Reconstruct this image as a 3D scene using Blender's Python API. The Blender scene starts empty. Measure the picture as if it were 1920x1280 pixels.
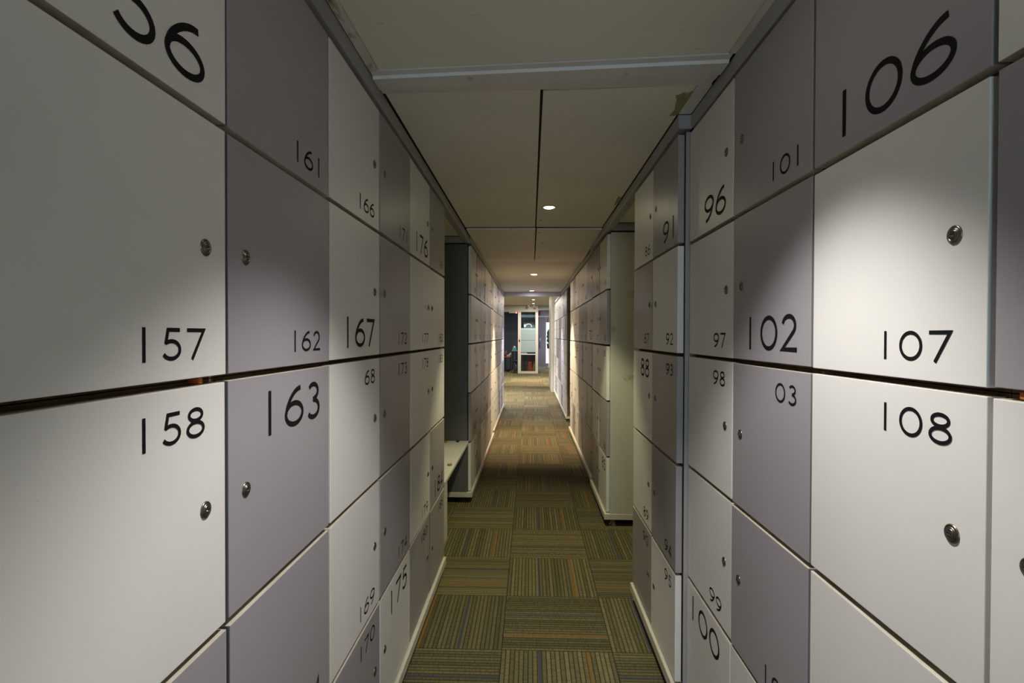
import bpy, bmesh, math, random
from mathutils import Vector, Matrix

# ------------------------------------------------------------------ camera, world, exposure
SC = bpy.context.scene
COL = SC.collection
R = math.radians
CAM_H = 1.42
cd = bpy.data.cameras.new('camera')
cd.sensor_width = 36.0
cd.lens = 18.75
cd.clip_start = 0.02
cd.clip_end = 200
cam = bpy.data.objects.new('camera', cd)
COL.objects.link(cam)
M = (Matrix.Rotation(R(1.95), 4, 'Z') @ Matrix.Rotation(R(90 - 0.66), 4, 'X') @ Matrix.Rotation(R(0.15), 4, 'Z'))
cam.matrix_world = Matrix.Translation((0, 0, CAM_H)) @ M
SC.camera = cam

w = bpy.data.worlds.new('world')
SC.world = w
w.use_nodes = True
bg = w.node_tree.nodes['Background']
bg.inputs['Color'].default_value = (0.66, 0.90, 1.0, 1)
bg.inputs['Strength'].default_value = 3.8

SC.view_settings.view_transform = 'Standard'
SC.view_settings.look = 'None'
SC.view_settings.gamma = 1
SC.view_settings.exposure = 0.12
SC.cycles.max_bounces = 16
SC.cycles.diffuse_bounces = 14
SC.view_settings.use_curve_mapping = False

# downlights: x, y, z, watts of the beam, watts of the wide spill, colour, half angle
LAMPS = [
    (0.13, 0.97, 2.25, 90.0, 0.45, (1.0, 0.96, 0.93), 43.5),
    (0.12, 3.47, 2.25, 82.0, 0.9, (1.0, 0.92, 0.58), 41.5),
    (0.05, 7.45, 2.27, 280.0, 2.2, (1.0, 0.77, 0.50), 41),
    (0.03, 10.15, 2.27, 150.0, 3.0, (0.86, 0.82, 1.0), 42),
    (0.10, 16.7, 2.54, 680.0, 60.0, (1.0, 0.86, 0.68), 41),
    (0.11, 18.7, 2.54, 40.0, 45.0, (0.98, 0.93, 0.92), 45),
    (1.20, 22.3, 2.54, 90.0, 45.0, (0.96, 0.92, 1.0), 60),  # added out of view to brighten the mauve door and lavender wall
    (-0.30, 20.7, 2.54, 30.0, 14.0, (0.94, 0.96, 1.0), 60),  # added out of view to brighten the dark room and the bags
    (-0.95, 12.5, 2.54, 560.0, 80.0, (1.0, 0.93, 0.90), 46),
]

# ------------------------------------------------------------------ helpers
rnd = random.Random(7)


def link(o, parent=None):
    COL.objects.link(o)
    if parent is not None:
        o.parent = parent
    return o


def tag(o, label=None, cat=None, group=None, kind=None):
    if label: o['label'] = label
    if cat: o['category'] = cat
    if group: o['group'] = group
    if kind: o['kind'] = kind
    return o


def empty(name, loc, label=None, cat=None, group=None, rz=0.0):
    o = bpy.data.objects.new(name, None)
    o.empty_display_size = 0.05
    link(o)
    o.location = loc
    o.rotation_euler = (0, 0, rz)
    return tag(o, label, cat, group)


class MB:
    """collects shapes and links them as one mesh object"""
    def __init__(self):
        self.bm = bmesh.new()

    def box(self, x0, x1, y0, y1, z0, z1, mi=0, bevel=0.0, seg=1):
        t = bmesh.new()
        bmesh.ops.create_cube(t, size=1.0)
        for v in t.verts:
            v.co = Vector((x0 + (v.co.x + .5) * (x1 - x0), y0 + (v.co.y + .5) * (y1 - y0), z0 + (v.co.z + .5) * (z1 - z0)))
        if bevel > 0:
            bmesh.ops.bevel(t, geom=list(t.edges), offset=bevel, segments=seg, affect='EDGES', profile=.5)
        self._merge(t, mi)
        return self

    def _merge(self, t, mi=0, smooth=False):
        vm = {}
        for v in t.verts:
            vm[v] = self.bm.verts.new(v.co)
        for f in t.faces:
            try:
                nf = self.bm.faces.new([vm[v] for v in f.verts])
                nf.material_index = mi
                nf.smooth = smooth or f.smooth
            except ValueError:
                pass
        t.free()

    def poly(self, pts, mi=0):
        f = self.bm.faces.new([self.bm.verts.new(p) for p in pts])
        f.material_index = mi
        return self

    def prism(self, xy, z0, z1, mi=0):
        n = len(xy)
        lo = [self.bm.verts.new((x, y, z0)) for x, y in xy]
        hi = [self.bm.verts.new((x, y, z1)) for x, y in xy]
        fs = [self.bm.faces.new(lo[::-1]), self.bm.faces.new(hi)]
        for i in range(n):
            fs.append(self.bm.faces.new([lo[i], lo[(i + 1) % n], hi[(i + 1) % n], hi[i]]))
        for f in fs: f.material_index = mi
        return self

    def lathe(self, prof, n=24, axis='z', origin=(0, 0, 0), mi=0, mis=None, smooth=True):
        """prof: list of (radius, height)"""
        o = Vector(origin)
        rings = []
        for r, h in prof:
            ring = []
            for k in range(1 if r < 1e-7 else n):
                a = 2 * math.pi * k / n
                c, s = r * math.cos(a), r * math.sin(a)
                p = {'z': (c, s, h), '-y': (c, -h, s), 'x': (h, c, s)}[axis]
                ring.append(self.bm.verts.new(o + Vector(p)))
            rings.append(ring)
        for i in range(len(rings) - 1):
            a, b = rings[i], rings[i + 1]
            for k in range(n):
                k2 = (k + 1) % n
                vs = [a[k % len(a)], a[k2 % len(a)], b[k2 % len(b)], b[k % len(b)]]
                u = []
                for v in vs:
                    if v not in u: u.append(v)
                if len(u) >= 3:
                    f = self.bm.faces.new(u)
                    f.smooth = smooth
                    f.material_index = mis[i] if mis else mi
        return self

    def tube(self, pts, r, n=10, mi=0):
        pts = [Vector(p) for p in pts]
        rings = []
        for i, p in enumerate(pts):
            d = (pts[min(i + 1, len(pts) - 1)] - pts[max(i - 1, 0)]).normalized()
            u = d.cross(Vector((0, 0, 1)))
            if u.length < .01: u = d.cross(Vector((1, 0, 0)))
            u.normalize()
            v = d.cross(u)
            rr = r[i] if isinstance(r, (list, tuple)) else r
            rings.append([self.bm.verts.new(p + rr * (math.cos(2 * math.pi * k / n) * u + math.sin(2 * math.pi * k / n) * v)) for k in range(n)])
        for a, b in zip(rings, rings[1:]):
            for k in range(n):
                f = self.bm.faces.new([a[k], a[(k + 1) % n], b[(k + 1) % n], b[k]])
                f.smooth = True
                f.material_index = mi
        for ring in (rings[0][::-1], rings[-1]):
            f = self.bm.faces.new(ring)
            f.material_index = mi
        return self

    def mesh(self, name, mats):
        bmesh.ops.recalc_face_normals(self.bm, faces=list(self.bm.faces))
        me = bpy.data.meshes.new(name)
        self.bm.to_mesh(me)
        self.bm.free()
        for m in (mats if isinstance(mats, (list, tuple)) else [mats]):
            me.materials.append(m)
        return me

    def build(self, name, mats, parent=None):
        return link(bpy.data.objects.new(name, self.mesh(name, mats)), parent)


def inst(name, me, parent=None, loc=(0, 0, 0), rz=0.0):
    o = bpy.data.objects.new(name, me)
    link(o, parent)
    o.location = loc
    if rz: o.rotation_euler = (0, 0, rz)
    return o


# ------------------------------------------------------------------ materials
def mat(name, col, rough=.5, metal=0.0, spec=.5, var=0.0, vscale=3.0, grime=None, emis=None, estr=0.0, bump=0.0, bscale=60.0,
        rvar=0.0):
    m = bpy.data.materials.new(name)
    m.use_nodes = True
    nt = m.node_tree
    b = nt.nodes['Principled BSDF']
    b.inputs['Base Color'].default_value = (*col, 1)
    b.inputs['Roughness'].default_value = rough
    b.inputs['Metallic'].default_value = metal
    b.inputs['Specular IOR Level'].default_value = spec
    N, L = nt.nodes.new, nt.links.new
    if emis:
        b.inputs['Emission Color'].default_value = (*emis, 1)
        b.inputs['Emission Strength'].default_value = estr
    if var or grime or bump or rvar:
        g = N('ShaderNodeNewGeometry')
    last = None
    if var:
        nz = N('ShaderNodeTexNoise')
        nz.inputs['Scale'].default_value = vscale
        nz.inputs['Detail'].default_value = 5
        L(g.outputs['Position'], nz.inputs['Vector'])
        mr = N('ShaderNodeMapRange')
        mr.inputs['From Min'].default_value = .3
        mr.inputs['From Max'].default_value = .7
        mr.inputs['To Min'].default_value = 1 - var
        mr.inputs['To Max'].default_value = 1 + var
        L(nz.outputs['Fac'], mr.inputs['Value'])
        mx = N('ShaderNodeVectorMath')
        mx.operation = 'SCALE'
        mx.inputs[0].default_value = col
        L(mr.outputs['Result'], mx.inputs['Scale'])
        last = mx.outputs['Vector']
    if grime:
        gcol, gscale, lo, hi, stretch = grime
        mp = N('ShaderNodeMapping')
        mp.inputs['Scale'].default_value = stretch
        L(g.outputs['Position'], mp.inputs['Vector'])
        nz = N('ShaderNodeTexNoise')
        nz.inputs['Scale'].default_value = gscale
        nz.inputs['Detail'].default_value = 6
        nz.inputs['Roughness'].default_value = .65
        L(mp.outputs['Vector'], nz.inputs['Vector'])
        mr = N('ShaderNodeMapRange')
        mr.inputs['From Min'].default_value = lo
        mr.inputs['From Max'].default_value = hi
        L(nz.outputs['Fac'], mr.inputs['Value'])
        mx = N('ShaderNodeMix')
        mx.data_type = 'RGBA'
        L(mr.outputs['Result'], mx.inputs['Factor'])
        if last is not None: L(last, mx.inputs['A'])
        else: mx.inputs['A'].default_value = (*col, 1)
        mx.inputs['B'].default_value = (*gcol, 1)
        last = mx.outputs['Result']
    if last is not None:
        L(last, b.inputs['Base Color'])
    if rvar:
        nz = N('ShaderNodeTexNoise')
        nz.inputs['Scale'].default_value = 7
        L(g.outputs['Position'], nz.inputs['Vector'])
        mr = N('ShaderNodeMapRange')
        mr.inputs['To Min'].default_value = rough - rvar
        mr.inputs['To Max'].default_value = rough + rvar
        L(nz.outputs['Fac'], mr.inputs['Value'])
        L(mr.outputs['Result'], b.inputs['Roughness'])
    if bump:
        nz = N('ShaderNodeTexNoise')
        nz.inputs['Scale'].default_value = bscale
        L(g.outputs['Position'], nz.inputs['Vector'])
        bp = N('ShaderNodeBump')
        bp.inputs['Strength'].default_value = bump
        bp.inputs['Distance'].default_value = .002
        L(nz.outputs['Fac'], bp.inputs['Height'])
        L(bp.outputs['Normal'], b.inputs['Normal'])
    return m


M_WHITE = mat('white_laminate', (.76, .75, .715), .42, var=.03, vscale=2.5, grime=((.30, .28, .24), 55, .74, .80, (1, 1, 1)), rvar=.06)
M_GREY = mat('grey_laminate', (.34, .322, .342), .40, var=.04, vscale=2.5, grime=((.45, .43, .42), 60, .76, .82, (1, 1, 1)), rvar=.06)
M_EDGE = mat('cream_edge_band', (.52, .475, .385), .55, var=.12, vscale=20)
M_BOARD = mat('raw_chipboard', (.10, .055, .03), .8, var=.35, vscale=30)
M_NICKEL = mat('worn_nickel', (.25, .215, .17), .33, metal=1.0, var=.2, vscale=90)
M_PLUG = mat('dark_steel', (.20, .20, .20), .30, metal=1.0)
M_BLACK = mat('black_vinyl', (.008, .008, .009), .65, spec=.12)
M_HOLE = mat('keyhole_black', (.004, .004, .004), .7)
M_RAIL = mat('grey_painted_metal', (.36, .35, .355), .45, var=.08, vscale=6)
M_STEEL = mat('brushed_steel', (.45, .45, .44), .32, metal=1.0, var=.1, vscale=40)
M_PLINTH = mat('cream_plinth_laminate', (.60, .57, .48), .5, var=.06, vscale=8, grime=((.18, .15, .10), 22, .64, .74, (1, 1, 1)))
M_PANEL = mat('stained_ceiling_board', (.87, .81, .70), .6, var=.05, vscale=2,
              grime=((.40, .36, .28), 9, .66, .80, (1, 5, 1)), bump=.08, bscale=25)
M_CEIL = mat('ceiling_plaster', (.70, .66, .58), .8, var=.03, vscale=1.5)
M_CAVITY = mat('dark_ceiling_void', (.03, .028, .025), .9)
M_BATTEN = mat('white_painted_batten', (.74, .71, .68), .42, var=.07, vscale=5, grime=((.32, .26, .17), 12, .64, .75, (1, 1, 1)))
M_RUST = mat('rusted_moulding', (.74, .70, .62), .6, var=.1, vscale=9, grime=((.26, .11, .03), 5, .50, .62, (2.5, .9, 1)))
M_TAPE = mat('olive_torn_tape', (.30, .27, .12), .6, var=.2, vscale=25)
M_ENDDARK = mat('charcoal_side_board', (.115, .118, .112), .5, var=.06, vscale=3)
M_ENDPALE = mat('pale_side_board', (.54, .54, .45), .5, var=.05, vscale=3, grime=((.25, .25, .20), 6, .60, .72, (1, 1, 1)))
M_BENCH = mat('white_bench_laminate', (.60, .59, .54), .45, var=.04, vscale=4)
M_WALL = mat('painted_wall', (.40, .39, .34), .7, var=.04, vscale=2)
M_FARWHITE = mat('white_far_paint', (.60, .57, .50), .6, var=.02)
M_JAMB = mat('grey_door_jamb', (.42, .40, .42), .5, var=.03)
M_SOFFIT = mat('beige_soffit_paint', (.40, .37, .29), .7, var=.03)
M_NAVY = mat('navy_wall_paint', (.085, .105, .13), .7, var=.06)
M_LAV = mat('lavender_wall_paint', (.40, .375, .41), .7, var=.03)
M_MAUVE = mat('mauve_door_laminate', (.20, .182, .215), .5, var=.05)
M_FROST = mat('frosted_glass_film', (.30, .39, .37), .35, var=.02)
M_TEAL = mat('teal_card', (.06, .42, .38), .6, var=.1, vscale=30)
M_PAPER = mat('white_paper', (.75, .74, .70), .7, var=.03)
M_ORANGE = mat('orange_plastic', (.50, .13, .03), .5, var=.15, vscale=30)
M_AMBER = mat('amber_glass', (.28, .12, .03), .2, var=.1, vscale=30)
M_RED = mat('red_fabric', (.62, .06, .045), .7, var=.15, vscale=40)
M_YELLOW = mat('yellow_fabric', (.68, .42, .06), .7, var=.12, vscale=40)
M_REDGLOSS = mat('red_gloss_plastic', (.35, .02, .02), .3, var=.05)
M_DARK = mat('black_plastic', (.02, .02, .022), .4, var=.1)
M_WOODTOP = mat('tan_table_laminate', (.45, .33, .20), .5, var=.15, vscale=12)
M_CHROME = mat('chrome', (.8, .8, .8), .12, metal=1.0, var=.02)
M_LED = mat('red_indicator_lamp', (.5, .05, .05), .4, emis=(1, .18, .15), estr=2.5)
M_LENS = mat('lit_lamp_lens', (.9, .9, .85), .4, emis=(1, .86, .64), estr=9.0)
M_LENSW = mat('lit_cool_lamp_lens', (.9, .9, .85), .4, emis=(.96, .90, 1.0), estr=4.0)
M_TRIM = mat('lamp_trim_ring', (.50, .40, .28), .4, var=.05)
M_SKYW = mat('daylit_glass', (.8, .9, .9), .3, emis=(.78, 1.0, .95), estr=1.1)
M_SUNW = mat('daylit_white_glass', (.9, .9, .9), .3, emis=(1.0, .98, .96), estr=1.4)
M_LEAF = mat('dark_leaf', (.03, .06, .03), .6, var=.2, vscale=20)


def glass_mat():
    m = bpy.data.materials.new('clear_glass')
    m.use_nodes = True
    nt = m.node_tree
    nt.nodes.clear()
    out = nt.nodes.new('ShaderNodeOutputMaterial')
    tr = nt.nodes.new('ShaderNodeBsdfTransparent')
    tr.inputs['Color'].default_value = (.88, .93, .92, 1)
    gl = nt.nodes.new('ShaderNodeBsdfGlossy')
    gl.inputs['Roughness'].default_value = .03
    mx = nt.nodes.new('ShaderNodeMixShader')
    fr = nt.nodes.new('ShaderNodeFresnel')
    fr.inputs['IOR'].default_value = 1.45
    nt.links.new(fr.outputs[0], mx.inputs[0])
    nt.links.new(tr.outputs[0], mx.inputs[1])
    nt.links.new(gl.outputs[0], mx.inputs[2])
    nt.links.new(mx.outputs[0], out.inputs['Surface'])
    return m


M_GLASS = glass_mat()


def carpet_mat():
    m = bpy.data.materials.new('striped_carpet_tiles')
    m.use_nodes = True
    nt = m.node_tree
    N, L = nt.nodes.new, nt.links.new
    b = nt.nodes['Principled BSDF']
    b.inputs['Roughness'].default_value = .95
    b.inputs['Specular IOR Level'].default_value = .1

    def mth(op, a, c=None, d=None):
        n = N('ShaderNodeMath')
        n.operation = op
        for i, v in enumerate((a, c, d)):
            if v is None: continue
            if isinstance(v, (int, float)): n.inputs[i].default_value = v
            else: L(v, n.inputs[i])
        return n.outputs[0]

    def mixc(f, a, c):
        n = N('ShaderNodeMix')
        n.data_type = 'RGBA'
        if isinstance(f, (int, float)): n.inputs['Factor'].default_value = f
        else: L(f, n.inputs['Factor'])
        for k, v in (('A', a), ('B', c)):
            if isinstance(v, tuple): n.inputs[k].default_value = (*v, 1)
            else: L(v, n.inputs[k])
        return n.outputs['Result']

    g = N('ShaderNodeNewGeometry')
    sp = N('ShaderNodeSeparateXYZ')
    L(g.outputs['Position'], sp.inputs[0])
    X = mth('ADD', mth('DIVIDE', mth('ADD', sp.outputs[0], .124), .497), 100)
    Y = mth('ADD', mth('DIVIDE', mth('SUBTRACT', sp.outputs[1], .39), .5), 100)
    ix, iy = mth('FLOOR', X), mth('FLOOR', Y)
    fx, fy = mth('SUBTRACT', X, ix), mth('SUBTRACT', Y, iy)
    par = mth('MODULO', mth('ADD', ix, iy), 2)
    par = mth('GREATER_THAN', par, .5)
    inv = mth('SUBTRACT', 1, par)
    u = mth('ADD', mth('MULTIPLY', fx, par), mth('MULTIPLY', fy, inv))
    v = mth('ADD', mth('MULTIPLY', fy, par), mth('MULTIPLY', fx, inv))
    cb = N('ShaderNodeCombineXYZ')
    L(ix, cb.inputs[0]); L(iy, cb.inputs[1])
    wn = N('ShaderNodeTexWhiteNoise')
    wn.noise_dimensions = '2D'
    L(cb.outputs[0], wn.inputs['Vector'])
    r = wn.outputs['Value']
    wc = N('ShaderNodeSeparateColor')
    L(wn.outputs['Color'], wc.inputs[0])
    r2, r3 = wc.outputs[1], wc.outputs[2]
    # the stripes of half of the tiles run the other way round
    fl = mth('GREATER_THAN', r, .5)
    u = mth('ADD', mth('MULTIPLY', u, mth('SUBTRACT', 1, mth('MULTIPLY', fl, 2))), fl)
    NR = 25.0
    un = mth('MULTIPLY', u, NR)
    rib = mth('FLOOR', un)
    fr = mth('SUBTRACT', un, rib)
    cb2 = N('ShaderNodeCombineXYZ')
    L(rib, cb2.inputs[0]); L(mth('MULTIPLY', r, 917.0), cb2.inputs[1])
    wn2 = N('ShaderNodeTexWhiteNoise')
    wn2.noise_dimensions = '2D'
    L(cb2.outputs[0], wn2.inputs['Vector'])
    # yarn loops along a rib
    cb3 = N('ShaderNodeCombineXYZ')
    L(mth('MULTIPLY', v, 55.0), cb3.inputs[0]); L(mth('ADD', rib, mth('MULTIPLY', r, 300.0)), cb3.inputs[1])
    nz = N('ShaderNodeTexNoise')
    nz.inputs['Scale'].default_value = 1.0
    nz.inputs['Detail'].default_value = 2
    L(cb3.outputs[0], nz.inputs['Vector'])
    base = mixc(wn2.outputs['Value'], (.115, .102, .052), (.190, .166, .082))
    lo = mth('MULTIPLY', mth('SUBTRACT', nz.outputs['Fac'], .5), 1.1)
    hsv = N('ShaderNodeHueSaturation')
    L(base, hsv.inputs['Color'])
    L(mth('ADD', mth('ADD', .92, lo), mth('MULTIPLY', mth('SUBTRACT', r2, .5), .3)), hsv.inputs['Value'])
    c = hsv.outputs['Color']
    groove = mth('GREATER_THAN', mth('ABSOLUTE', mth('SUBTRACT', fr, .5)), .37)
    c = mixc(mth('MULTIPLY', groove, .72), c, (.018, .016, .011))
    l1 = mth('COMPARE', u, mth('ADD', .22, mth('MULTIPLY', r3, .05)), .013)
    l2 = mth('COMPARE', u, mth('ADD', .60, mth('MULTIPLY', r2, .06)), .013)
    # far down the corridor the accent yarn turns red
    far = mth('MULTIPLY', mth('GREATER_THAN', sp.outputs[1], 5.4), mth('GREATER_THAN', r3, .45))
    acc = mixc(far, (.23, .115, .028), (.30, .07, .05))
    c = mixc(mth('MULTIPLY', l1, .8), c, acc)
    c = mixc(mth('MULTIPLY', l2, .8), c, (.055, .060, .092))
    ex = mth('GREATER_THAN', mth('ABSOLUTE', mth('SUBTRACT', fx, .5)), .4965)
    ey = mth('GREATER_THAN', mth('ABSOLUTE', mth('SUBTRACT', fy, .5)), .4965)
    seam = mth('MAXIMUM', ex, ey)
    c = mixc(mth('MULTIPLY', seam, .75), c, (.012, .011, .008))
    L(c, b.inputs['Base Color'])
    bp = N('ShaderNodeBump')
    bp.inputs['Strength'].default_value = .5
    bp.inputs['Distance'].default_value = .003
    L(mth('ADD', mth('MULTIPLY', mth('SUBTRACT', 1, groove), .7), mth('MULTIPLY', nz.outputs['Fac'], .6)), bp.inputs['Height'])
    L(bp.outputs['Normal'], b.inputs['Normal'])
    return m


M_CARPET = carpet_mat()

# ------------------------------------------------------------------ large structure
def struct(name, mb, m, label=None):
    o = mb.build(name, m)
    return tag(o, label, None, None, 'structure')


ZC = 2.25           # underside of the ceiling boards
struct('floor', MB().box(-3.5, 3.5, -3.6, 26, -.1, 0), M_CARPET)
# void above the boards, plastered ceiling farther down, higher ceiling of the hall beyond
struct('ceiling', MB().box(-1.6, 1.7, -3.6, 5.95, ZC + .014, ZC + .10), M_CAVITY)
struct('ceiling_plaster', MB().box(-1.6, 1.7, 5.955, 10.5, 2.27, 2.40), M_CEIL)
struct('ceiling_hall', MB().box(-3.5, 3.5, 10.53, 26, 2.54, 2.64), M_CEIL)
struct('wall_left', MB().box(-1.16, -1.06, -3.6, 10.5, .001, 2.262), M_WALL)
struct('wall_right', MB().box(1.15, 1.25, -3.6, 10.5, .001, 2.262), M_WALL)
# plain wall beside the photographer, in line with the doors
struct('wall_near', MB().box(-1.05, -.50, -3.6, .405, .001, 2.262), M_GREY)
struct('wall_near_right', MB().box(.59, 1.14, -3.6, .255, .001, 2.262), M_GREY)


# ------------------------------------------------------------------ digits
def ell(cx, cy, rx, ry, a0, a1, n=20):
    return [(cx + rx * math.cos(R(a0 + (a1 - a0) * i / n)), cy + ry * math.sin(R(a0 + (a1 - a0) * i / n))) for i in range(n + 1)]


T = .125


def digit_paths(c):
    """strokes (points, closed) for cap height 1 and the outer width"""
    h = T / 2
    if c == '0':
        return [(ell(.54, .5, .54 - h, .5 - h, 0, 360, 36)[:-1], True)], 1.08
    if c == '1':
        return [([(h, 0), (h, 1)], False)], T
    if c == '2':
        p = ell(.44, .69, .40 - h, .31 - h, 168, -38, 18) + [(h + .03, h), (.88, h)]
        return [(p, False)], .88
    if c == '3':
        a = ell(.42, .745, .36 - h, .255 - h, 150, -70, 16) + [(.40, .535)]
        b2 = [(.40, .535)] + ell(.42, .29, .42 - h, .29 - h, 75, -150, 18)
        return [(a, False), (b2, False)], .86
    if c == '4':
        return [([(.66, 0), (.66, .98), (.07, .29), (.92, .29)], False)], .92
    if c == '5':
        p = [(.82, 1 - h), (.28, 1 - h), (.19, .56)] + ell(.43, .33, .45 - h, .33 - h, 125, -152, 20)
        return [(p, False)], .88
    if c == '6':
        st = [(.86, .93), (.66, .90), (.44, .80), (.25, .65), (.12, .48), (h, .33)]
        st = smooth(st)
        return [(ell(.52, .32, .52 - h, .32 - h, 0, 360, 32)[:-1], True), (st, False)], 1.04
    if c == '9':
        ps, wd = digit_paths('6')
        return [([(wd - x, 1 - y) for x, y in p], cl) for p, cl in ps], wd
    if c == '7':
        return [([(.02, 1 - h), (.88, 1 - h), (.27, 0)], False)], .96
    if c == '8':
        return [(ell(.47, .755, .40 - h, .245 - h, 0, 360, 28)[:-1], True), (ell(.47, .29, .47 - h, .29 - h, 0, 360, 30)[:-1], True)], .94


def smooth(p, n=6):
    out = []
    for i in range(len(p) - 1):
        p0, p1, p2, p3 = p[max(i - 1, 0)], p[i], p[i + 1], p[min(i + 2, len(p) - 1)]
        for k in range(n):
            t = k / n
            out.append(tuple(.5 * (2 * b + (c - a) * t + (2 * a - 5 * b + 4 * c - d) * t * t + (3 * b - a - 3 * c + d) * t ** 3)
                             for a, b, c, d in zip(p0, p1, p2, p3)))
    out.append(p[-1])
    return out


def stroke(bm, pts, closed, ox, s, y):
    n = len(pts)
    L_, R_ = [], []
    for i in range(n):
        p = Vector(pts[i])
        a = Vector(pts[i - 1]) if (closed or i > 0) else None
        c = Vector(pts[(i + 1) % n]) if (closed or i < n - 1) else None
        d1 = (p - a).normalized() if a is not None else (c - p).normalized()
        d2 = (c - p).normalized() if c is not None else d1
        n1, n2 = Vector((-d1.y, d1.x)), Vector((-d2.y, d2.x))
        m = n1 + n2
        m = m.normalized() if m.length > 1e-6 else n1
        k = min(1 / max(m.dot(n1), .2), 2.6) * T / 2
        L_.append(bm.verts.new((ox + (p + m * k).x * s, y, (p + m * k).y * s)))
        R_.append(bm.verts.new((ox + (p - m * k).x * s, y, (p - m * k).y * s)))
    for i in range(n if closed else n - 1):
        j = (i + 1) % n
        bm.faces.new([L_[i], L_[j], R_[j], R_[i]])
    return L_[0]


num_cache = {}


def number_mesh(txt, H):
    """right aligned on x = 0, baseline on z = 0; a blank stands for a digit that fell off"""
    k = (txt, H)
    if k in num_cache: return num_cache[k]
    bm = bmesh.new()
    x = 0.0
    prev = last = None
    for c in reversed(txt):
        ps, wd = digit_paths(c)
        if prev is not None:
            x -= (.66 if '1' in (c, prev) else (.20 if H > .07 else .27)) * H
        x -= wd * H
        for i, (p, cl) in enumerate(ps):
            v0 = stroke(bm, p, cl, x, H, -.0006 - .00015 * i)
            if last is not None: bm.edges.new((last, v0))     # one sheet of lettering
            last = v0
        prev = c
    me = bpy.data.meshes.new('number_lettering')
    bm.to_mesh(me)
    bm.free()
    me.materials.append(M_BLACK)
    num_cache[k] = me
    return me


# ------------------------------------------------------------------ lockers
PITCH = .4178
Z0 = .094
RGAP, CGAP, DT = .0125, .0092, .024
DH = PITCH - RGAP
mesh_cache = {}


def door_mesh(wd, hinge, m):
    """door slab, origin on its hinged edge, front face on y = 0"""
    k = ('door', round(wd, 4), hinge, m.name)
    if k not in mesh_cache:
        W = wd - CGAP
        x0, x1 = (0, W) if hinge == 'l' else (-W, 0)
        mb = MB().box(x0, x1, 0, DT, 0, DH, 0, bevel=.0011, seg=2)
        for f in mb.bm.faces:
            f.normal_update()
            if abs(f.normal.z) > .9: f.material_index = 1
        mesh_cache[k] = mb.mesh('locker_door', [m, M_EDGE])
    return mesh_cache[k]


def carcass_mesh(wd):
    k = ('carcass', round(wd, 4))
    if k not in mesh_cache:
        a, b, t = .0008, wd - .0008, .016
        h = PITCH - .0016
        y0, y1 = DT + .003, .47
        mb = MB()
        mb.box(a, a + t, y0, y1, 0, h).box(b - t, b, y0, y1, 0, h)
        mb.box(a + t, b - t, y0, y1, 0, t).box(a + t, b - t, y0, y1, h - t, h)
        mb.box(a + t, b - t, y1 - .008, y1, t, h - t)
        mesh_cache[k] = mb.mesh('carcass', M_BOARD)
    return mesh_cache[k]


def lock_mesh():
    if 'lock' not in mesh_cache:
        mb = MB()
        prof = [(.0136, 0), (.0136, .0010), (.0126, .0021), (.0112, .0026), (.0108, .0020), (.0100, .0020), (.0097, .0030),
                (.0088, .0037), (.0083, .0036), (.0080, .0026), (.0075, .0026), (.0072, .0040), (.0062, .0045), (.0034, .0045), (0, .0045)]
        mis = [0, 0, 0, 0, 2, 0, 0, 0, 1, 1, 1, 1, 1, 1]
        mb.lathe(prof, 28, '-y', (0, 0, 0), mis=mis)
        mb.box(-.0040, .0040, -.0049, -.0042, -.0006, .0011, 2)      # keyhole
        mb.box(-.0036, .0036, -.0055, -.0042, -.0024, -.0008, 3, bevel=.0004)   # lip under the keyhole
        mesh_cache['lock'] = mb.mesh('lock', [M_NICKEL, M_PLUG, M_HOLE, M_CHROME])
    return mesh_cache['lock']


NOLOCK = {'161'}
BIG = {'156', '163', '167', '175', '176', '184', '102', '106', '100', '88', '91', '96', '85', '189', '195', '204', '222', '237', '72', '58', '49', '33', '21'}
LOST = {'168': '68', '103': '03'}
NUM_MARGIN = {'100': .085, '99': .075}
HIDDEN_NUM = {'111', '112', '113', '114', '115'}     # their digits lie outside the photograph


def locker(side, face, y, wd, row, white, number, lock_side, label, group, near):
    """side 'l' or 'r'; y: the end of the column that is on the viewer's left when facing the door"""
    rz = R(90) if side == 'l' else R(-90)
    e = empty('locker', (face, y, Z0 + (4 - row) * PITCH), label, 'locker', group, rz)
    inst('carcass', carcass_mesh(wd), e)
    if number in ('158', '113'):      # orange plastic catch showing in the gap over the door
        u = .3975 if number == '158' else .038
        MB().box(u - .004, u + .004, .006, DT + .0025, PITCH - .0045, PITCH + .0045, bevel=.001).build('catch', M_ORANGE, e)
    hinge = 'l' if lock_side == 'r' else 'r'
    hx = CGAP / 2 if hinge == 'l' else wd - CGAP / 2
    jy = rnd.uniform(-.0015, .0008)
    ang = rnd.uniform(-.0035, .0035)
    d = inst('door', door_mesh(wd, hinge, M_WHITE if white else M_GREY), e,
             (hx + rnd.uniform(-.0006, .0006), jy, RGAP / 2 + rnd.uniform(-.001, .001)), ang)
    d['label'] = 'white laminate door' if white else 'grey laminate door'
    W = wd - CGAP
    off = 0 if hinge == 'l' else -W
    if number not in NOLOCK:
        lx = (W - .055) if lock_side == 'r' else .055
        lk = inst('lock', lock_mesh(), d, (off + lx, 0, DH / 2 + .004 + rnd.uniform(-.004, .004)))
        lk.rotation_euler = (0, rnd.uniform(-.25, .25), 0)
        lk['label'] = 'round nickel cam lock with keyhole'
    if number and number not in HIDDEN_NUM:
        H = .088 if number in BIG else .047
        mg = NUM_MARGIN.get(number, .057)
        z = .029 if row in (0, 1, 3) else DH - .032 - H
        nb = inst('number_lettering', number_mesh(LOST.get(number, number), H), d, (off + W - mg, 0, z))
        nb['label'] = 'black number %s' % LOST.get(number, number)
    return e


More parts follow.
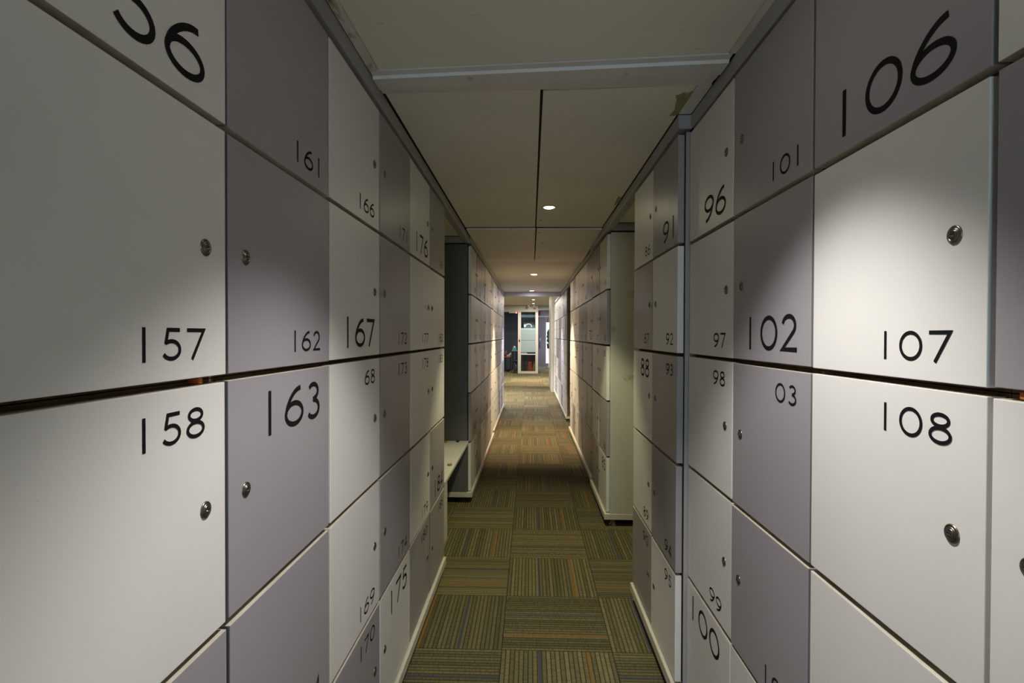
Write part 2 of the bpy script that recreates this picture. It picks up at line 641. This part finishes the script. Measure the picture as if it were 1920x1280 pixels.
ROWS = ('top row', 'second row from the top', 'middle row', 'fourth row from the top', 'bottom row')


COLS = {}
for _i, _n in enumerate((156, 161, 166, 171, 176, 181)): COLS[_n] = 'bench side, column %s' % ('one', 'two', 'three', 'four', 'five', 'six')[_i]
for _i, _n in enumerate((106, 101, 96, 91, 86)): COLS[_n] = 'side without bench, column %s' % ('two', 'three', 'four', 'five', 'six')[_i]
ROWN = ('top', 'second', 'middle', 'fourth', 'bottom')


def num_label(number, white, first, row):
    c = 'white' if white else 'grey'
    big = 'large ' if number in BIG else ''
    return '%s locker, %s%s on its door, %s row, %s' % (c, big, LOST.get(number, number), ROWN[row], COLS[first])


def bank(side, face, ys, first, step, cols, locks, group, near=True, labels=None):
    """ys: column boundaries from near to far; cols: five letters per column, top to bottom"""
    for i, cs in enumerate(cols):
        y0, y1 = ys[i], ys[i + 1]
        yv = y0 if side == 'l' else y1
        for r, ch in enumerate(cs):
            n = str(first + step * i + r)
            wh = ch == 'W'
            if labels: lb = labels(i, r, wh)
            else: lb = num_label(n, wh, first + step * i, r)
            locker(side, face, yv, y1 - y0, r, wh, n, locks[i], lb, group, near)


def seq(a, p, n): return [a + p * i for i in range(n + 1)]


ORD = ('first', 'second', 'third', 'fourth', 'fifth', 'sixth', 'seventh', 'eighth', 'ninth', 'tenth', 'eleventh', 'twelfth',
       'thirteenth', 'fourteenth', 'fifteenth', 'sixteenth', 'seventeenth')

# near banks
bank('l', -.512, seq(.4255, .4577, 6), 156, 5, ['WWWGG', 'GGGGG', 'WWWWG', 'GGGGW', 'WWWWG', 'GWWGG'], 'rlrlrl',
     'lockers of the bank in front of the bench')


def lab111(i, r, wh):
    n = 111 + r
    return '%s locker, %s row, side without bench, column one, beyond the one numbered from 106' % ('white' if wh else 'grey', ROWN[r])


bank('r', .597, [.272, .712], 111, 0, ['WGWWG'], 'l', 'lockers facing the bank numbered from 156', labels=lab111)
bank('r', .597, seq(.712, .4393, 3), 106, -5, ['GWWWW', 'GGGGW', 'WWWWW'], 'rlr', 'lockers facing the bank numbered from 156')
bank('r', .556, [2.036, 2.446, 2.88], 91, -5, ['GWGGW', 'WGWWG'], 'lr', 'lockers of the pair of columns that stands forward')

# banks past the bench recess
F = random.Random(3)


def labL(k0):
    def f(i, r, wh):
        return '%s locker past the bench, %s column from the bench, %s' % ('white' if wh else 'grey', ORD[k0 + i], ROWS[r])
    return f


def labR(k0):
    def f(i, r, wh):
        return '%s locker past the empty recess, %s column from the recess, %s' % ('white' if wh else 'grey', ORD[k0 + i], ROWS[r])
    return f


def rcols(n, p=.62):
    return [''.join('W' if F.random() < p else 'G' for _ in range(5)) for _ in range(n)]


LA = seq(4.5, .46, 6)
LB = seq(7.42, .428, 7)
bank('l', -.500, LA, 186, 5, ['WWWGW', 'GWWGG', 'GGGGW', 'WWWGG', 'WGGGG', 'GWWWW'], 'rlrlrl', 'lockers past the bench recess', False, labL(0))
bank('l', -.515, LB, 216, 5, rcols(7, .7), 'rlrlrlr', 'lockers past the bench recess', False, labL(6))
RA = [4.0, 4.45, 4.93]
RB = seq(5.04, .462, 6)
RC = seq(8.8, .5, 9)
bank('r', .573, RA, 81, -5, ['WGWGW', 'GWWWG'], 'lr', 'lockers past the empty recess', False, labR(0))
bank('r', .585, RB, 71, -5, ['GWGGG', 'WGGGG', 'WGGGG', 'WWWWW', 'GWWWG', 'WWWWW'], 'rlrlrl', 'lockers past the empty recess', False, labR(2))
bank('r', .600, RC, 41, -5, rcols(9, .75), 'rlrlrlrlr', 'lockers past the empty recess', False, labR(8))


# ------------------------------------------------------------------ plinths, side boards, rails
def plinth(side, face, y0, y1, label, feet, out=.006):
    s = 1 if side == 'r' else -1
    e = empty('plinth', (face, y0, 0), label, 'plinth', 'plinths under the locker banks')
    lo, hi = sorted((s * -out, s * .46))
    b = MB().box(lo, hi, 0, y1 - y0, .050, .0925, bevel=.002).build('plinth_board', M_PLINTH, e)
    for fy in feet:
        f = MB().lathe([(0, 0), (.030, 0), (.030, .006), (.022, .008), (.022, .0495), (0, .0495)], 20, 'z').build('foot', M_STEEL, e)
        f.location = (s * .055, fy - y0, 0)
    return e


plinth('l', -.512, .42, 3.172, 'cream plinth under the lockers numbered 156 to 185', (.5, 1.4, 2.3, 3.1), .012)
plinth('r', .597, .27, 2.025, 'cream plinth under the lockers numbered 96 to 110', (.4, 1.2, 1.95))
plinth('r', .556, 2.036, 2.88, 'cream plinth under the lockers numbered 86 to 95', (2.12, 2.8), .014)
plinth('l', -.500, 4.475, 7.26, 'cream plinth running away from the bench recess', (5.2, 6.4, 7.2), .014)
plinth('l', -.515, 7.42, 10.416, 'cream plinth of the bank by the grey door jamb', (7.5, 9.0, 10.3), .014)
plinth('r', .573, 3.975, 4.93, 'cream plinth with a steel foot at the empty recess', (4.02, 4.85), .018)
plinth('r', .585, 5.04, 7.812, 'cream plinth between the recess bank and the dark gap', (5.1, 6.4, 7.75), .018)
plinth('r', .600, 8.78, 13.3, 'cream plinth of the bank nearest the white pillar', (8.85, 11, 13.2), .012)


def side_board(x0, x1, y0, y1, z0, z1, m, label):
    o = MB().box(x0, x1, y0, y1, z0, z1, bevel=.0015).build('side_board', m)
    return tag(o, label, 'side board')


side_board(.583, 1.05, 2.0308, 2.0352, .0935, 2.185, M_RAIL, 'thin steel strip behind the door edges of lockers 91 to 95')
side_board(.585, 1.05, 2.8815, 2.899, .0935, 2.185, M_ENDPALE, 'side board closing the column of lockers 86 to 90')
side_board(.597, 1.08, 3.978, 3.9975, .0935, 2.185, M_ENDPALE, 'pale scuffed side board facing the empty recess')
side_board(-.99, -.529, 4.478, 4.4975, .0935, 2.185, M_ENDDARK, 'dark side board standing at the far end of the bench')
side_board(-.99, -.53, 3.1735, 3.19, .0935, 2.185, M_ENDDARK, 'dark side board behind the bench end, next to locker 182')
side_board(.612, 1.08, 8.778, 8.798, .0935, 2.185, M_ENDDARK, 'dark side board of the bank nearest the white pillar')
side_board(.612, 1.08, 7.814, 7.832, .0935, 2.185, M_ENDDARK, 'side board at the dark gap between two far banks')


def rail(name, x0, x1, y0, y1, z0=2.196, z1=2.2485):
    return struct(name, MB().box(x0, x1, y0, y1, z0, z1, bevel=.002), M_RAIL)


rail('trim_1', -.56, -.508, .41, 4.47)
rail('trim_2', .600, .652, .26, 2.026)
rail('trim_3', .553, .605, 2.029, 4.97)
rail('trim_4', -.56, -.497, 4.472, 7.33, 2.196, 2.2485)
rail('trim_5', .580, .632, 4.972, 8.2, 2.2, 2.2485)
rail('trim_6', -.57, -.512, 7.335, 10.41, 2.2, 2.2485)
rail('trim_7', .598, .65, 8.202, 10.41, 2.2, 2.2485)
rail('trim_8', .598, .65, 10.55, 13.34, 2.2, 2.26)
# caps over the side boards at the recesses
rail('trim_9', -1.05, -.562, 4.45, 4.50, 2.196, 2.247)
rail('trim_10', .608, 1.14, 3.955, 4.0, 2.196, 2.247)
# filler boards above the carcasses
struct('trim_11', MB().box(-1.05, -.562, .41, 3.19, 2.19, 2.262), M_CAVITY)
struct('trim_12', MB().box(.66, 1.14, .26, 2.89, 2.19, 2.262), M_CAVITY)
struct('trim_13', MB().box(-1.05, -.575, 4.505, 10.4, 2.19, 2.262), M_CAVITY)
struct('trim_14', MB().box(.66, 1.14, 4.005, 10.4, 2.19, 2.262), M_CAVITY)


# ------------------------------------------------------------------ ceiling boards
def yb_near(x): return 1.667 + (x + .5) * (1.596 - 1.667) / 1.09      # near edge of the batten
def yb_far(x): return 1.822 + (x + .5) * (1.790 - 1.822) / 1.07


LOW = ZC - .014


def board(xy, label, z=ZC, m=M_PANEL, cat='ceiling board', group='stained boards of the corridor ceiling'):
    o = MB().prism(xy, z, z + .012).build('ceiling_board', m)
    return tag(o, label, cat, group)


XS = .037
board([(-.476, -3.55), (.578, -3.55), (.578, yb_near(.578) - .004), (-.476, yb_near(-.476) - .004)],
      'stained ceiling board in front of the white batten, framed by rusty moulding')
b1 = board([(-.50, yb_far(-.5) + .006), (XS - .005, yb_far(XS) + .007), (XS - .002, 4.10), (-.50, 4.10)],
           'plain stained ceiling board beyond the white batten, without a lamp')
b2 = board([(XS + .005, yb_far(XS) + .020), (.548, yb_far(.548) + .004), (.548, 4.118), (XS + .008, 4.10)],
           'stained ceiling board that holds the brightest round downlight')
b3 = board([(-.495, 4.118), (XS + .001, 4.118), (XS + .004, 5.945), (-.495, 5.945)],
           'ceiling board at the bench end, bordering the plaster ceiling', LOW)
b4 = board([(XS + .011, 4.128), (.548, 4.132), (.575, 5.945), (XS + .013, 5.945)],
           'ceiling board with small screw marks, over the bank past the empty recess', LOW)
for bb in (b4,):
    for (sx, sy) in ((.10, 4.75), (.09, 5.55), (.075, 4.25)):
        MB().lathe([(0, -.0006), (.009, -.0006), (.009, .001)], 10, 'z', (sx, sy, LOW)).build('screw_mark', M_HOLE, bb)
MB().lathe([(0, -.0006), (.007, -.0006), (.007, .001)], 10, 'z', (.075, 3.86, ZC)).build('screw_mark', M_HOLE, b2)
# boards over the two recesses
board([(-1.05, 3.2), (-.565, 3.2), (-.565, 4.445), (-1.05, 4.445)], 'ceiling board over the bench recess', ZC, M_PANEL, 'ceiling board', 'boards over the recesses')
board([(.61, 2.905), (1.14, 2.905), (1.14, 3.95), (.61, 3.95)], 'ceiling board over the empty recess', ZC, M_PANEL, 'ceiling board', 'boards over the recesses')

# white batten across the corridor with a lip along its far edge
bt = empty('ceiling_batten', (0, 1.7, ZC), 'white painted batten crossing the ceiling between the stained boards', 'batten')
mb = MB()
sec = [(0, .012), (0, -.004), (.026, -.005), (.030, -.014), (.104, -.014), (.108, -.007), (.146, -.007), (.149, -.003), (None, -.003), (None, .012)]
ends = []
for x in (-.505, .592):
    yn, yf = yb_near(x) - 1.7, yb_far(x) - 1.7
    ends.append([mb.bm.verts.new((x, yf if a is None else yn + a, z)) for a, z in sec])
for i in range(len(sec)):
    j = (i + 1) % len(sec)
    mb.bm.faces.new([ends[0][i], ends[0][j], ends[1][j], ends[1][i]])
mb.bm.faces.new(ends[0][::-1]); mb.bm.faces.new(ends[1])
mb.build('batten_board', M_BATTEN, bt)
# mouldings of the near board
for x0, x1, lb in ((-.506, -.478, 'rust streaked ceiling moulding above lockers 161 and 166'),
                   (.580, .604, 'rust streaked ceiling moulding above lockers 101 and 106')):
    o = MB().prism([(x0, -3.55), (x1, -3.55), (x1, yb_near(x1) - .003), (x0, yb_near(x0) - .003)], ZC - .004, ZC + .010).build('ceiling_moulding', M_RUST)
    tag(o, lb, 'moulding', 'rusty mouldings beside the near ceiling board')
# strip beside the boards beyond the batten, with a torn piece of tape hanging on it
o = MB().prism([(.552, yb_far(.55) + .004), (.598, yb_far(.598) + .004), (.598, 2.024), (.552, 2.024)], ZC - .002, ZC + .010).build('ceiling_moulding', M_BATTEN)
tag(o, 'short pale ceiling moulding between the batten and lockers 91 to 95', 'moulding')
tp = [(.500, 1.87), (.512, 1.862), (.520, 1.845), (.534, 1.850), (.550, 1.835), (.550, 1.93), (.549, 2.03), (.522, 2.035), (.528, 1.985), (.518, 1.94), (.512, 1.90)]
o = MB().prism(tp, ZC - .0035, ZC - .0006).build('torn_tape', M_TAPE)
tag(o, 'torn olive tape on the ceiling above the lockers that stand forward', 'tape')
for (bx, by, s, lb) in ((.535, 3.30, .9, 'bigger dark blister of torn filler beside the ceiling rail'), (.545, 5.1, .7, 'smaller dark blister of torn filler beside the ceiling rail')):
    pts = []
    for k in range(11):
        a = 2 * math.pi * k / 11
        q = s * (1 + .35 * math.sin(3 * a + bx * 40))
        pts.append((bx + .012 * q * math.cos(a), by + .10 * q * math.sin(a)))
    o = MB().prism(pts, ZC - .006, ZC - .0006).build('torn_filler', M_TAPE)
    tag(o, lb, 'torn filler')


# ------------------------------------------------------------------ downlights
LAMP_LABELS = [
    'round downlight in the near ceiling board, above the lockers numbered 106',
    'bright round downlight in the stained ceiling board beyond the batten',
    'dim round downlight in the plaster ceiling, nearer of two',
    'round downlight just in front of the far header',
    'round warm downlight in the hall ceiling, nearer the header',
    'round white downlight in the hall ceiling near the two cameras',
    'added downlight out of view, brightening the mauve door',
    'added downlight out of view, brightening the dark room behind the opening',
    'round downlight in the hall ceiling just behind the grey jamb',
]
for i, (lx, ly, lz, wt, ws, c, half) in enumerate(LAMPS):
    e = empty('downlight', (lx, ly, lz), LAMP_LABELS[i], 'downlight', 'recessed ceiling downlights')
    rr = .036 if i in (1,) else .045
    MB().lathe([(rr, .004), (rr, -.002), (rr + .008, -.004), (rr + .013, -.001), (rr + .013, .004)], 28, 'z').build('trim_ring', M_TRIM, e)
    MB().lathe([(0, -.011), (rr * .5, -.009), (rr * .85, -.005), (rr - .001, -.001), (rr - .001, .0005), (0, .0005)], 28, 'z').build('lens', M_LENSW if i in (3, 5) else M_LENS, e)
    ld = bpy.data.lights.new('downlight_beam', 'SPOT')
    ld.energy = wt
    ld.color = c
    ld.spot_size = R(2 * half)
    ld.spot_blend = .50 if i == 0 else .42
    ld.shadow_soft_size = .03
    lo = bpy.data.objects.new('downlight_beam', ld)
    link(lo, e)
    lo.location = (0, 0, -.016)
    if i == 0: lo.rotation_euler = (R(3), R(1.5), 0)      # tilt added to the beam to balance light between the walls
    ad = bpy.data.lights.new('downlight_spill', 'AREA')
    ad.shape = 'DISK'
    ad.size = .08
    ad.energy = ws
    ad.color = c
    ao = bpy.data.objects.new('downlight_spill', ad)
    link(ao, e)
    ao.location = (0, 0, -.014)

# ------------------------------------------------------------------ bench in the recess
e = empty('bench', (-.8, 3.8, 0), 'white bench board spanning the recess between two locker banks', 'bench')
MB().box(-.25, .285, -.60, .674, .505, .53, bevel=.002).build('seat', M_BENCH, e)
MB().box(-.25, -.234, -.60, .674, .535, .60, bevel=.002).build('back_rail', M_ENDDARK, e)
lg = MB()
lg.prism([(.262, -.60), (.280, -.60), (.280, -.46), (.262, -.46)], .14, .5045).build('support_panel', M_PLINTH, e)
for (x, y, r, c, lb) in ((-.70, 4.40, .014, M_ORANGE, 'tiny orange scrap lying on the bench against the dark board'),
                         (-.60, 4.42, .012, M_DARK, 'tiny dark scrap lying on the bench against the dark board'),
                         (-.545, 3.62, .014, M_TAPE, 'curled brown scrap lying on the front edge of the bench')):
    mb = MB()
    pts = [(x + r * math.cos(k * 1.05) * (1 + .5 * math.sin(k * 2.3)), y + r * math.sin(k * 1.05) * (1.5 + .4 * math.cos(k))) for k in range(6)]
    mb.prism(pts, .5302, .542)
    tag(mb.build('paper_scrap', c), lb, 'scrap')

# ------------------------------------------------------------------ header, jamb, pillar, hall walls
struct('trim_15', MB().box(-1.05, 1.14, 10.42, 10.52, 2.18, 2.269, bevel=.003), M_JAMB)
struct('trim_16', MB().box(-.66, -.516, 10.422, 10.52, .001, 2.179, bevel=.003), M_JAMB)
struct('wall_hall_left', MB().box(-1.05, -.67, 10.43, 10.52, .001, 2.179), M_WALL)
struct('wall_pillar', MB().box(.535, 1.25, 13.36, 15.1, .001, 2.539), M_FARWHITE)
struct('wall_above', MB().box(.66, 1.25, 10.53, 13.355, 2.2, 2.539), M_FARWHITE)
struct('wall_right_hall', MB().box(1.15, 1.25, 10.51, 13.355, .001, 2.199), M_WALL)
struct('wall_hall_far_left', MB().box(-3.4, -3.3, 10.53, 25, .001, 2.539), M_FARWHITE)
struct('wall_hall_front', MB().box(-3.29, -1.06, 10.53, 10.6, .001, 2.539), M_FARWHITE)
YF = 19.7
struct('wall_soffit', MB().box(-3.29, .296, YF, YF + .14, 2.287, 2.539), M_SOFFIT)
struct('wall_partition', MB().box(-3.29, -1.30, YF, YF + .14, .001, 2.286), M_SOFFIT)
struct('wall_navy', MB().box(-3.29, .30, 22.6, 22.7, .001, 2.539), M_NAVY)
struct('wall_navy_side', MB().box(.20, .296, YF + .145, 22.59, .001, 2.539), M_NAVY)
struct('wall_end', MB().box(.305, 3.2, 24.0, 24.1, 2.292, 2.539), M_LAV)
struct('wall_end_right', MB().box(.90, 3.2, 24.0, 24.1, .001, 2.291), M_LAV)
struct('wall_hall_right', MB().box(3.2, 3.3, 10.53, 25, .001, 2.539), M_FARWHITE)

# glazed partition leaf
e = empty('glazed_screen', (-.08, YF + .03, 0), 'white framed glazed screen with frosted band at the end of the corridor', 'glazed screen')
x0, x1, zt = -.375, .375, 2.286
MB().box(x0, x0 + .115, 0, .07, .005, zt, bevel=.004).build('frame_stile', M_FARWHITE, e)
MB().box(x1 - .10, x1, 0, .07, .005, zt, bevel=.004).build('frame_stile', M_FARWHITE, e)
MB().box(x0 + .116, x1 - .101, 0, .07, .005, .09, bevel=.004).build('bottom_rail', M_FARWHITE, e)
MB().box(x0 + .116, x1 - .101, .005, .065, .70, .735, bevel=.004).build('middle_rail', M_FARWHITE, e)
MB().box(x0 + .118, x1 - .103, .03, .036, .092, .698).build('glass_pane', M_GLASS, e)
MB().box(x0 + .118, x1 - .103, .03, .036, 1.692, zt).build('glass_pane', M_GLASS, e)
MB().box(x0 + .118, x1 - .103, .03, .036, .80, 1.238).build('frosted_pane', M_FROST, e)
MB().box(x0 + .118, x1 - .103, .03, .036, 1.246, 1.69).build('frosted_pane', M_FROST, e)
MB().box(x0 + .118, x1 - .103, .02, .05, 1.640, 1.655).build('frosted_band', M_PAPER, e)
o = MB().box(x0 + .035, x0 + .085, -.018, -.0005, 1.19, 1.27, bevel=.003).box(x0 + .045, x0 + .075, -.022, -.018, 1.20, 1.225, 1).build('exit_button', [M_REDGLOSS, M_DARK])
o.location = (-.08, YF + .03, 0)
tag(o, 'small red exit button on the stile of the white glazed screen', 'button')
# books and folder lying on the middle rail behind the frosted band
o = MB().box(-.33, -.11, YF + .11, YF + .30, .745, .775, bevel=.003).build('folder', M_PAPER)
tag(o, 'pale folder lying on the shelf behind the glazed screen', 'folder')
o = MB().box(-.09, .17, YF + .11, YF + .30, .745, .79, bevel=.003).build('folder', M_DARK)
tag(o, 'dark folder lying on the shelf behind the glazed screen', 'folder')
sh = empty('shelf', (-.08, YF + .22, 0), 'low shelf standing behind the glazed screen', 'shelf')
MB().box(-.28, .275, -.12, .12, .722, .743).build('shelf_board', M_DARK, sh)
for x in (-.275, .25):
    MB().box(x, x + .02, -.10, .10, .003, .721).build('side_panel', M_DARK, sh)

# door closer and its lamp over the opening
e = empty('door_closer', (-.62, YF + .05, 2.2), 'grey door closer with glowing red lamp above the dark opening', 'door closer')
MB().box(-.17, .06, -.03, .03, .04, .085, bevel=.006).build('closer_body', M_STEEL, e)
MB().box(.075, .135, -.03, .03, .03, .085, bevel=.008).build('lamp', M_LED, e)


# cameras under the hall ceiling
for cx, lb in ((-.06, 'small white ceiling camera, the one over the frosted panes'), (.14, 'small white ceiling camera, the one by the screen corner')):
    e = empty('security_camera', (cx, YF - .25, 2.54), lb, 'camera', 'cameras on the hall ceiling')
    MB().lathe([(0, -.001), (.045, -.001), (.045, -.02), (.02, -.03), (.02, -.05), (0, -.05)], 18, 'z').build('mount', M_PAPER, e)
    mb = MB()
    mb.tube([(0, .06, -.055), (0, -.06, -.085)], .032, 14)
    mb.build('camera_body', M_PAPER, e)
    MB().tube([(0, -.061, -.0855), (0, -.068, -.0872)], .026, 14).build('camera_lens', M_DARK, e)

# alarm on the end wall
e = empty('fire_alarm', (.40, 23.98, 2.42), 'dark red alarm sounder on the lavender wall', 'alarm')
MB().box(-.06, .06, -.05, .019, -.10, .10, bevel=.012).build('alarm_body', M_REDGLOSS, e)
MB().lathe([(.04, .0), (.045, .02), (.03, .03), (0, .03)], 16, '-y', (0, -.05, 0)).build('alarm_horn', M_REDGLOSS, e)

# mauve door at the end
e = empty('door_1', (.36, 23.99, 0))
e['kind'] = 'structure'
MB().box(-.05, .354, .0, .05, .02, 2.25, bevel=.004).build('door_leaf', M_MAUVE, e)
MB().box(-.05, .9, -.01, .05, 2.252, 2.29, bevel=.004).build('door_head', M_PAPER, e)
h = MB()
h.tube([(.08, -.05, .87), (.08, -.05, 1.42)], .014, 10)
h.tube([(.08, .0, .92), (.08, -.05, .92)], .009, 8).tube([(.08, .0, 1.37), (.08, -.05, 1.37)], .009, 8)
h.build('door_handle', M_STEEL, e)
e = empty('window_1', (.716, 24.0, 0))
e['kind'] = 'structure'
MB().box(.0, .184, .0, .05, .02, .17, bevel=.003).build('window_frame', M_MAUVE, e)
MB().box(.0, .184, .0, .05, 2.12, 2.25, bevel=.003).build('window_frame', M_MAUVE, e)
MB().box(.0, .184, .03, .036, .50, 1.10).build('daylit_pane', M_SUNW, e)
MB().box(.0, .184, .03, .036, .172, .498).build('daylit_pane', M_SUNW, e)
MB().box(.0, .184, .03, .036, 1.10, 2.0).build('daylit_pane', M_SKYW, e)
MB().box(.0, .184, .03, .036, 2.0, 2.12).build('daylit_pane', M_AMBER, e)
o = MB()
for k in range(9):
    a = k * 2.4
    o.lathe([(0, 0), (.05, .03), (.06, .09), (.03, .16), (0, .18)], 8, 'z', (.82 + .03 * math.cos(a), 23.93 + .02 * math.sin(a), 1.05 + .06 * k))
tag(o.build('potted_plant', M_LEAF), 'dark leafy plant against the bright glass at the end', 'plant')
o = MB().lathe([(0, .0), (.07, .0), (.09, .22), (.08, .22), (.0, .2)], 16, 'z', (.83, 23.93, .84)).build('plant_pot', M_DARK)
tag(o, 'dark pot under the leafy plant against the bright glass', 'pot')
st = empty('plant_stand', (.83, 23.93, 0), 'slim dark stand carrying the plant pot against the bright glass', 'stand')
MB().lathe([(0, 0), (.07, 0), (.07, .015), (.012, .02), (.012, .82), (.07, .825), (.07, .838), (0, .838)], 16, 'z').build('stand_post', M_PAPER, st)

# ------------------------------------------------------------------ room behind the opening
def table(x0, x1, y0, y1, z, m, label, leg_m):
    t = empty('table', ((x0 + x1) / 2, (y0 + y1) / 2, 0), label, 'table')
    hx, hy = (x1 - x0) / 2, (y1 - y0) / 2
    MB().box(-hx, hx, -hy, hy, z - .03, z, bevel=.004).build('table_top', m, t)
    for sx in (-1, 1):
        for sy in (-1, 1):
            cx, cy = sx * (hx - .04), sy * (hy - .04)
            MB().box(cx - .02, cx + .02, cy - .02, cy + .02, .002, z - .031).build('leg', leg_m, t)
    return t


table(-1.03, -.745, 21.0, 21.6, .58, M_ORANGE, 'low table with orange top and bottles in the dark opening', M_DARK)
table(-.72, -.50, 20.7, 21.3, .83, M_WOODTOP, 'narrow high table with tan top carrying the teal box', M_DARK)
e = empty('tissue_box', (-.62, 20.95, .83), 'teal box with white tissue on the narrow high table', 'box')
MB().box(-.075, .075, -.06, .06, .001, .10, bevel=.004).build('box_body', M_TEAL, e)
mb = MB()
mb.lathe([(.045, .10), (.055, .13), (.03, .155), (.04, .17), (0, .172)], 9, 'z')
mb.build('tissue', M_PAPER, e)
e = empty('storage_box', (-1.10, 20.9, 0), 'teal and white box on a grey cabinet behind the jamb', 'box')
MB().box(-.06, .06, -.06, .06, .87, .97, bevel=.003).build('box_body', M_TEAL, e)
MB().box(-.06, .06, -.06, .06, .971, 1.05, bevel=.003).build('box_lid', M_PAPER, e)
e2 = empty('cabinet', (-1.14, 20.6, 0), 'tall grey cabinet carrying the teal and white box', 'cabinet')
MB().box(-.2, .1, -.1, .5, .003, .866, bevel=.004).build('cabinet_body', M_WALL, e2)
MB().box(-.19, .09, -.118, -.101, .02, .85, bevel=.003).build('door', M_WALL, e2)
MB().box(.05, .06, -.13, -.119, .4, .5, bevel=.002).build('handle', M_STEEL, e2)
BOT = [(-.99, 21.15, M_AMBER, .17, 'squat amber bottle at the jamb end of the orange table'), (-.95, 21.12, M_AMBER, .21, 'tall amber bottle on the orange table'),
       (-.83, 21.1, M_PAPER, .13, 'short white bottle on the orange table'), (-.775, 21.15, M_PAPER, .18, 'taller white bottle near the narrow table')]
for (x, y, m, hgt, lb) in BOT:
    e = empty('bottle', (x, y, .581), lb, 'bottle', 'bottles on the orange table')
    MB().lathe([(0, 0), (.03, 0), (.03, hgt * .62), (.012, hgt * .8), (.012, hgt * .9), (0, hgt * .9)], 14, 'z').build('bottle_body', m, e)
    MB().lathe([(0, hgt * .901), (.015, hgt * .901), (.015, hgt), (0, hgt)], 12, 'z').build('cap', M_PAPER if m is M_AMBER else M_DARK, e)
o = MB().lathe([(0, 0), (.05, 0), (.085, .05), (.08, .05), (.05, .01), (0, .01)], 16, 'z', (-.90, 21.25, .581)).build('bowl', M_PAPER)
tag(o, 'white bowl among the bottles on the orange table', 'bowl')
# chrome swivel stand
e = empty('swivel_stool', (-.53, 20.25, 0), 'chrome swivel stool at the edge of the dark opening', 'stool')
for k in range(5):
    a = 2 * math.pi * k / 5 + .3
    mb = MB()
    mb.tube([(0, 0, .10), (.15 * math.cos(a), .15 * math.sin(a), .085), (.24 * math.cos(a), .24 * math.sin(a), .05)], [.018, .015, .012], 8)
    mb.lathe([(0, 0), (.02, .004), (.025, .024), (.02, .044), (0, .048)], 10, 'z', (.24 * math.cos(a), .24 * math.sin(a), 0))
    mb.build('leg', M_CHROME, e)
MB().lathe([(0, .10), (.022, .10), (.022, .40), (0, .40)], 12, 'z').build('column', M_CHROME, e)
MB().lathe([(0, .401), (.12, .401), (.16, .42), (.16, .455), (.13, .47), (0, .472)], 20, 'z').build('seat', M_DARK, e)


# bags under the shelf
def bag(x, y, wd, h, m, name, label):
    e = empty(name, (x, y, 0), label, 'bag', 'bags behind the glazed screen')
    mb = MB()
    n = 18
    rings = []
    for (k, z) in ((.92, .003), (1.0, .06), (.98, .2), (.85, .32), (.62, .42), (.50, .47)):
        ring = []
        for i in range(n):
            a = 2 * math.pi * i / n
            q = 1 + .05 * math.sin(4 * a + z * 20)
            ring.append(mb.bm.verts.new((wd / 2 * k * q * math.cos(a), .09 * k * q * math.sin(a), z * h / .47)))
        rings.append(ring)
    for a, b in zip(rings, rings[1:]):
        for i in range(n):
            f = mb.bm.faces.new([a[i], a[(i + 1) % n], b[(i + 1) % n], b[i]])
            f.smooth = True
    mb.bm.faces.new(rings[0][::-1]); mb.bm.faces.new(rings[-1])
    mb.build('bag_body', m, e)
    mb = MB()
    mb.tube([(-.05, 0, h - .01), (-.045, 0, h + .05), (0, 0, h + .075), (.045, 0, h + .05), (.05, 0, h - .01)], .007, 8)
    mb.build('handle', m, e)


bag(-.005, YF + .44, .20, .42, M_RED, 'red_bag', 'red fabric bag standing behind the lower pane of the screen')
bag(.172, YF + .46, .12, .36, M_YELLOW, 'yellow_bag', 'yellow fabric bag standing beside the red bag')
# machine behind the clear upper pane
e = empty('block', (-.03, 21.5, 0), 'black machine with pale curved hose seen through the upper pane', 'block')  # added dark block, its pale pieces stand in for unidentified pale shapes
MB().box(-.26, .20, -.2, .2, .003, 1.95, bevel=.02).build('block_body', M_DARK, e)
mb = MB()
mb.tube([(-.03 + .12 * math.cos(R(a)), -.24, 1.74 + .13 * math.sin(R(a))) for a in range(150, -30, -15)], .022, 10)
mb.build('bar', M_PAPER, e)
MB().box(-.22, -.14, -.25, -.201, 1.74, 1.86, bevel=.01).build('plate', M_PAPER, e)
